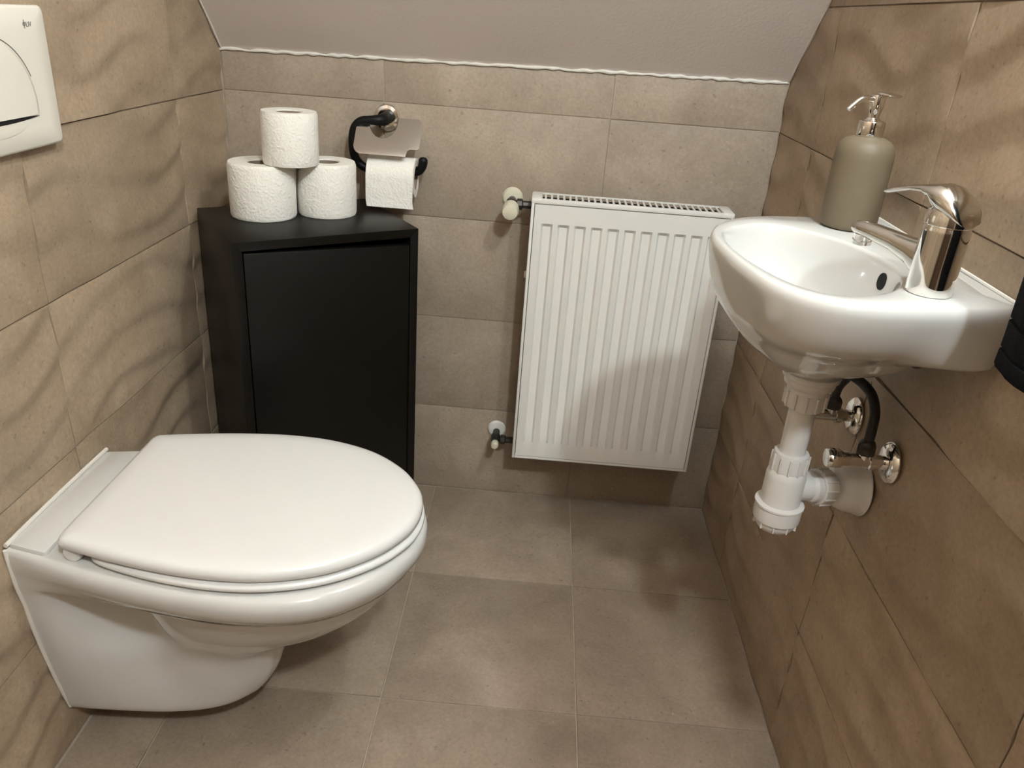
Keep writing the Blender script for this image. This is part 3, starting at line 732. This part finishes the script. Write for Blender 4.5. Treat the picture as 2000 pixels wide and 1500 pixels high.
# lever: domed cap over the body running out into a flat tongue
lv = [(-.0245, .0735, .006, .001), (-.0235, .0775, .0150, .0040), (-.018, .0830, .0205, .0085), (-.009, .0880, .0228, .0125), (.002, .0915, .0228, .0145), (.012, .0945, .0215, .0125), (.020, .0975, .0190, .0075), (.032, .0985, .0165, .0042), (.048, .0965, .0150, .0030), (.064, .0925, .0140, .0025), (.078, .0880, .0125, .0022), (.083, .0862, .0085, .0018), (.0850, .0855, .003, .001)]
put('lever', loft_el([(spl(d*.9, z-.0045), hw*.94, hh, up) for d, z, hw, hh in lv], 24), BRUSHED, tap, 60)
put('lever_skirt', lathe([(.0212, .0660), (.0222, .0670), (.0220, .0725), (.0203, .0795), (.013, .0855), (0, .0865)], (TX, TY, SZ), (0, 0, 1), 36), CHROME, tap)

# ------------------------------------------------------------------ soap dispenser
SX, SY = 1.050, -.648
soap = thing('soap_dispenser', (SX, SY, SZ), 'matt beige soap bottle with a metal pump on the washbasin', 'soap dispenser')
put('bottle', lathe([(0, .0008), (.0305, .0008), (.0335, .003), (.0345, .007), (.0347, .03), (.0348, .085), (.0342, .0935), (.0318, .1015), (.0270, .1072), (.0200, .1100), (.0170, .1110), (.0, .1112)], (SX, SY, SZ), (0, 0, 1), 48), SOAP, soap, 50)
put('collar', lathe([(.0, .1105), (.0150, .1105), (.0155, .1115), (.0155, .1275), (.0148, .1292), (.0095, .1305), (.0068, .1330), (.0, .1332)], (SX, SY, SZ), (0, 0, 1), 32), CHROME, soap)
put('pump_stem', lathe([(.0062, .130), (.0062, .136), (.0072, .140), (.0085, .1445), (.0085, .1565), (.0078, .159), (0, .159)], (SX, SY, SZ), (0, 0, 1), 24), CHROME, soap)
put('press_plate', lathe([(.0, .1578), (.0095, .1582), (.0140, .1602), (.0142, .1612), (.0128, .1622), (.0, .1635)], (SX, SY, SZ), (.06, -.05, 1), 32), CHROME, soap)
nd = Vector((-.93, -.36, 0)).normalized(); c0 = Vector((SX, SY, SZ))
put('nozzle', tube([c0+nd*.006+up*.1535, c0+nd*.018+up*.1545, c0+nd*.0255+up*.1525, c0+nd*.0325+up*.1475, c0+nd*.0395+up*.1415], [.0036, .0034, .0032, .0030, .0029], 12, 5), CHROME, soap)

# ------------------------------------------------------------------ bottle trap below the basin
DX, DY = 1.0, -.785
trap = thing('bottle_trap', (DX, DY, .488), 'white plastic bottle trap below the washbasin', 'drain trap')
def ribs(r, z0, z1, n=12, rib=.0016, w=.20):
    """ribbed nut: polygonal barrel with raised ribs"""
    out = [lathe([(r-.0018, 0), (r, .0018), (r, z1-z0-.0015), (r-.0015, z1-z0)], (DX, DY, z0), (0, 0, 1), 40)]
    return out
def nut(name, org, d, r, h, n, mt=PVC, hole=.0):
    org = Vector(org); x, y, z = frame(d); parts = [lathe([(r*.93, 0), (r, h*.08), (r, h*.90), (r*.95, h)], org, d, 40)]
    for k in range(n):
        a = 2*math.pi*(k+.5)/n; c = x*math.cos(a)+y*math.sin(a); tg = z.cross(c)
        m = Matrix(((c.x, tg.x, z.x, org.x), (c.y, tg.y, z.y, org.y), (c.z, tg.z, z.z, org.z), (0, 0, 0, 1)))
        parts.append(xf(box(r-.002, r+.0018, -.0012, .0012, h*.06, h*.9, .0004, 1), m))
    return put(name, join(*parts), mt, trap)
put('drain_flange', lathe([(.0295, .7315), (.0295, .7165), (.0338, .7150), (.0342, .7120), (.0335, .7085), (.0305, .7060), (.0295, .6990), (.0245, .6940), (.0245, .690), (0, .690)], (DX, DY, 0), (0, 0, 1), 40), PVC, trap)
nut('union_nut', (DX, DY, .668), (0, 0, 1), .0245, .024, 12)
put('down_pipe', lathe([(.0160, .580), (.0162, .672)], (DX, DY, 0), (0, 0, 1), 32), PVC, trap)
nut('trap_nut', (DX, DY, .578), (0, 0, 1), .0220, .026, 12)
put('trap_body', lathe([(.0, .520), (.0250, .520), (.0250, .570), (.0235, .5765), (.021, .580), (0, .580)], (DX, DY, 0), (0, 0, 1), 40), PVC, trap)
put('trap_cup', lathe([(0, .486), (.014, .4875), (.0225, .4925), (.0262, .499), (.0270, .505), (.0295, .506), (.0300, .510), (.0300, .5255), (.0312, .5270), (.0312, .5295), (.029, .531), (.025, .5315), (0, .5315)], (DX, DY, 0), (0, 0, 1), 40), PVC, trap)
for k in range(10):
    a = 2*math.pi*k/10; m = Matrix.Translation((DX, DY, 0)) @ Matrix.Rotation(a, 4, 'Z')
    put('grip_rib', xf(box(.0235, .0284, -.0010, .0010, .4960, .5060, .0004, 1), m), PVC, trap)
od = Vector((W-DX, .045, -.014)); OL = od.length; o0 = Vector((DX, DY, .5505))
put('outlet_pipe', lathe([(.0175, .018), (.0175, .038), (.0205, .042), (.0205, .050)], o0, od, 32), PVC, trap)
nut('outlet_nut', o0 + od.normalized()*.050, od, .0240, .021, 12)
put('wall_escutcheon', lathe([(.0215, .0), (.0250, .002), (.0310, .007), (.0345, .014), (.0365, .023), (.0378, .031), (.0398, .0370), (.0408, .0390), (.0405, .0405), (0, .0405)], Vector((W-.0032, DY+.045, .5365)) - Vector((1, 0, 0))*.0405, (1, 0, 0), 44), PVC, trap)

# ------------------------------------------------------------------ angle valves and hoses
def angle_valve(y, z, label, knob):
    t = thing('angle_valve', (W, y, z), label, 'stop valve', 'angle valves under the washbasin')
    x = W-.0035
    put('rosette', lathe([(.0265, .0), (.0268, .0015), (.0250, .0050), (.0190, .0085), (.0120, .0095), (.0, .0095)], (x, y, z), (-1, 0, 0), 40), CHROME, t)
    put('valve_body', join(lathe([(.0085, .006), (.0085, .020), (.0118, .021), (.0118, .028), (.0090, .029), (.0090, .052), (.0, .052)], (x, y, z), (-1, 0, 0), 20),
        lathe([(.0085, -.004), (.0085, .016), (.0, .016)], (x-.034, y, z), (0, 0, 1), 20)), CHROME if knob else BRUSHED, t)
    put('compression_nut', lathe([(.0105, .010), (.0112, .012), (.0112, .022), (.0085, .027), (.006, .029), (0, .029)], (x-.034, y, z), (0, 0, 1), 6 if not knob else 8), BRASS, t)
    put('knob', join(lathe([(.0088, .050), (.0098, .054), (.0104, .060), (.0120, .062), (.0125, .066), (.0125, .077), (.0112, .0795), (.0, .080)], (x, y, z), (-1, 0, 0), 10)), CHROME, t)
    return Vector((x-.034, y, z+.028))
h1 = angle_valve(-.7975, .6065, 'nearer chrome angle valve under the washbasin with a ribbed knob', True)
h2 = angle_valve(-.6700, .6060, 'farther chrome angle valve under the washbasin behind the drain pipe', False)
tag(put('flexible_hose', tube([h1, (1.085, -.794, .648), (1.088, -.783, .667), (1.087, -.761, .682), (1.078, -.733, .688), (1.063, -.711, .688), (1.050, -.708, .690), (1.046, -.730, .697), (1.048, -.765, .708), (1.049, -.811, .731), (1.048, -.850, .755), (1.044, -.890, .775), (1.041, -.905, .786)], .0062, 14, 6), HOSE, None, 60), 'dark braided hose looping up from the nearer angle valve', 'hose', 'flexible tap hoses')
tag(put('flexible_hose', tube([h2, (1.083, -.676, .652), (1.085, -.690, .672), (1.082, -.715, .700), (1.078, -.755, .722), (1.073, -.800, .742), (1.068, -.850, .765), (1.062, -.893, .778), (1.059, -.906, .786)], .0060, 14, 6), HOSE, None, 60), 'dark braided hose rising from the farther angle valve behind the trap', 'hose', 'flexible tap hoses')

# ------------------------------------------------------------------ towel
tw = thing('towel', (1.085, -1.12, .822), 'charcoal grey towel hanging beside the washbasin', 'towel')
def towel_ring(z, y0, y1, x0, x1, seed):
    P = []; n = 40; rn = random.Random(3)
    for k in range(n):
        a = 2*math.pi*k/n; ca, sa = math.cos(a), math.sin(a)
        e = 2/5.0; px = math.copysign(abs(ca)**e, ca); py = math.copysign(abs(sa)**(.55), sa)
        w = .0035*math.sin(5*a+1.2) + .002*math.sin(9*a+z*9)
        P.append(Vector(((x0+x1)/2 + ((x1-x0)/2+w)*px, (y0+y1)/2 + ((y1-y0)/2+w*.6)*py, z)))
    return P
lv_ = [(.8255, .004), (.8265, .0015), (.830, 0), (.842, 0), (.8425, .0022), (.8445, .0024), (.846, .0002), (.868, 0), (.8685, .0022), (.8705, .0024), (.872, 0), (.95, -.001), (1.05, .001), (1.16, .004), (1.19, .010), (1.20, .018)]
put('towel_cloth', stack([towel_ring(z, -1.245+d, -.9955-d, 1.063+d, W-.012-d, 0) for z, d in lv_]), TOWEL, tw, 60)
tr = thing('towel_bar', (W, -1.12, 1.19), 'chrome towel bar on the right wall holding the towel', 'towel bar')
put('bar', tube([(1.085, -1.27, 1.192), (1.085, -1.12, 1.192), (1.085, -.98, 1.192)], .006, 12, 3), CHROME, tr)
for y in (-1.262, -.988):
    put('bracket', lathe([(.018, 0), (.018, .006), (.007, .008), (.007, .040)], (W-.004, y, 1.192), (-1, 0, 0), 20), CHROME, tr)
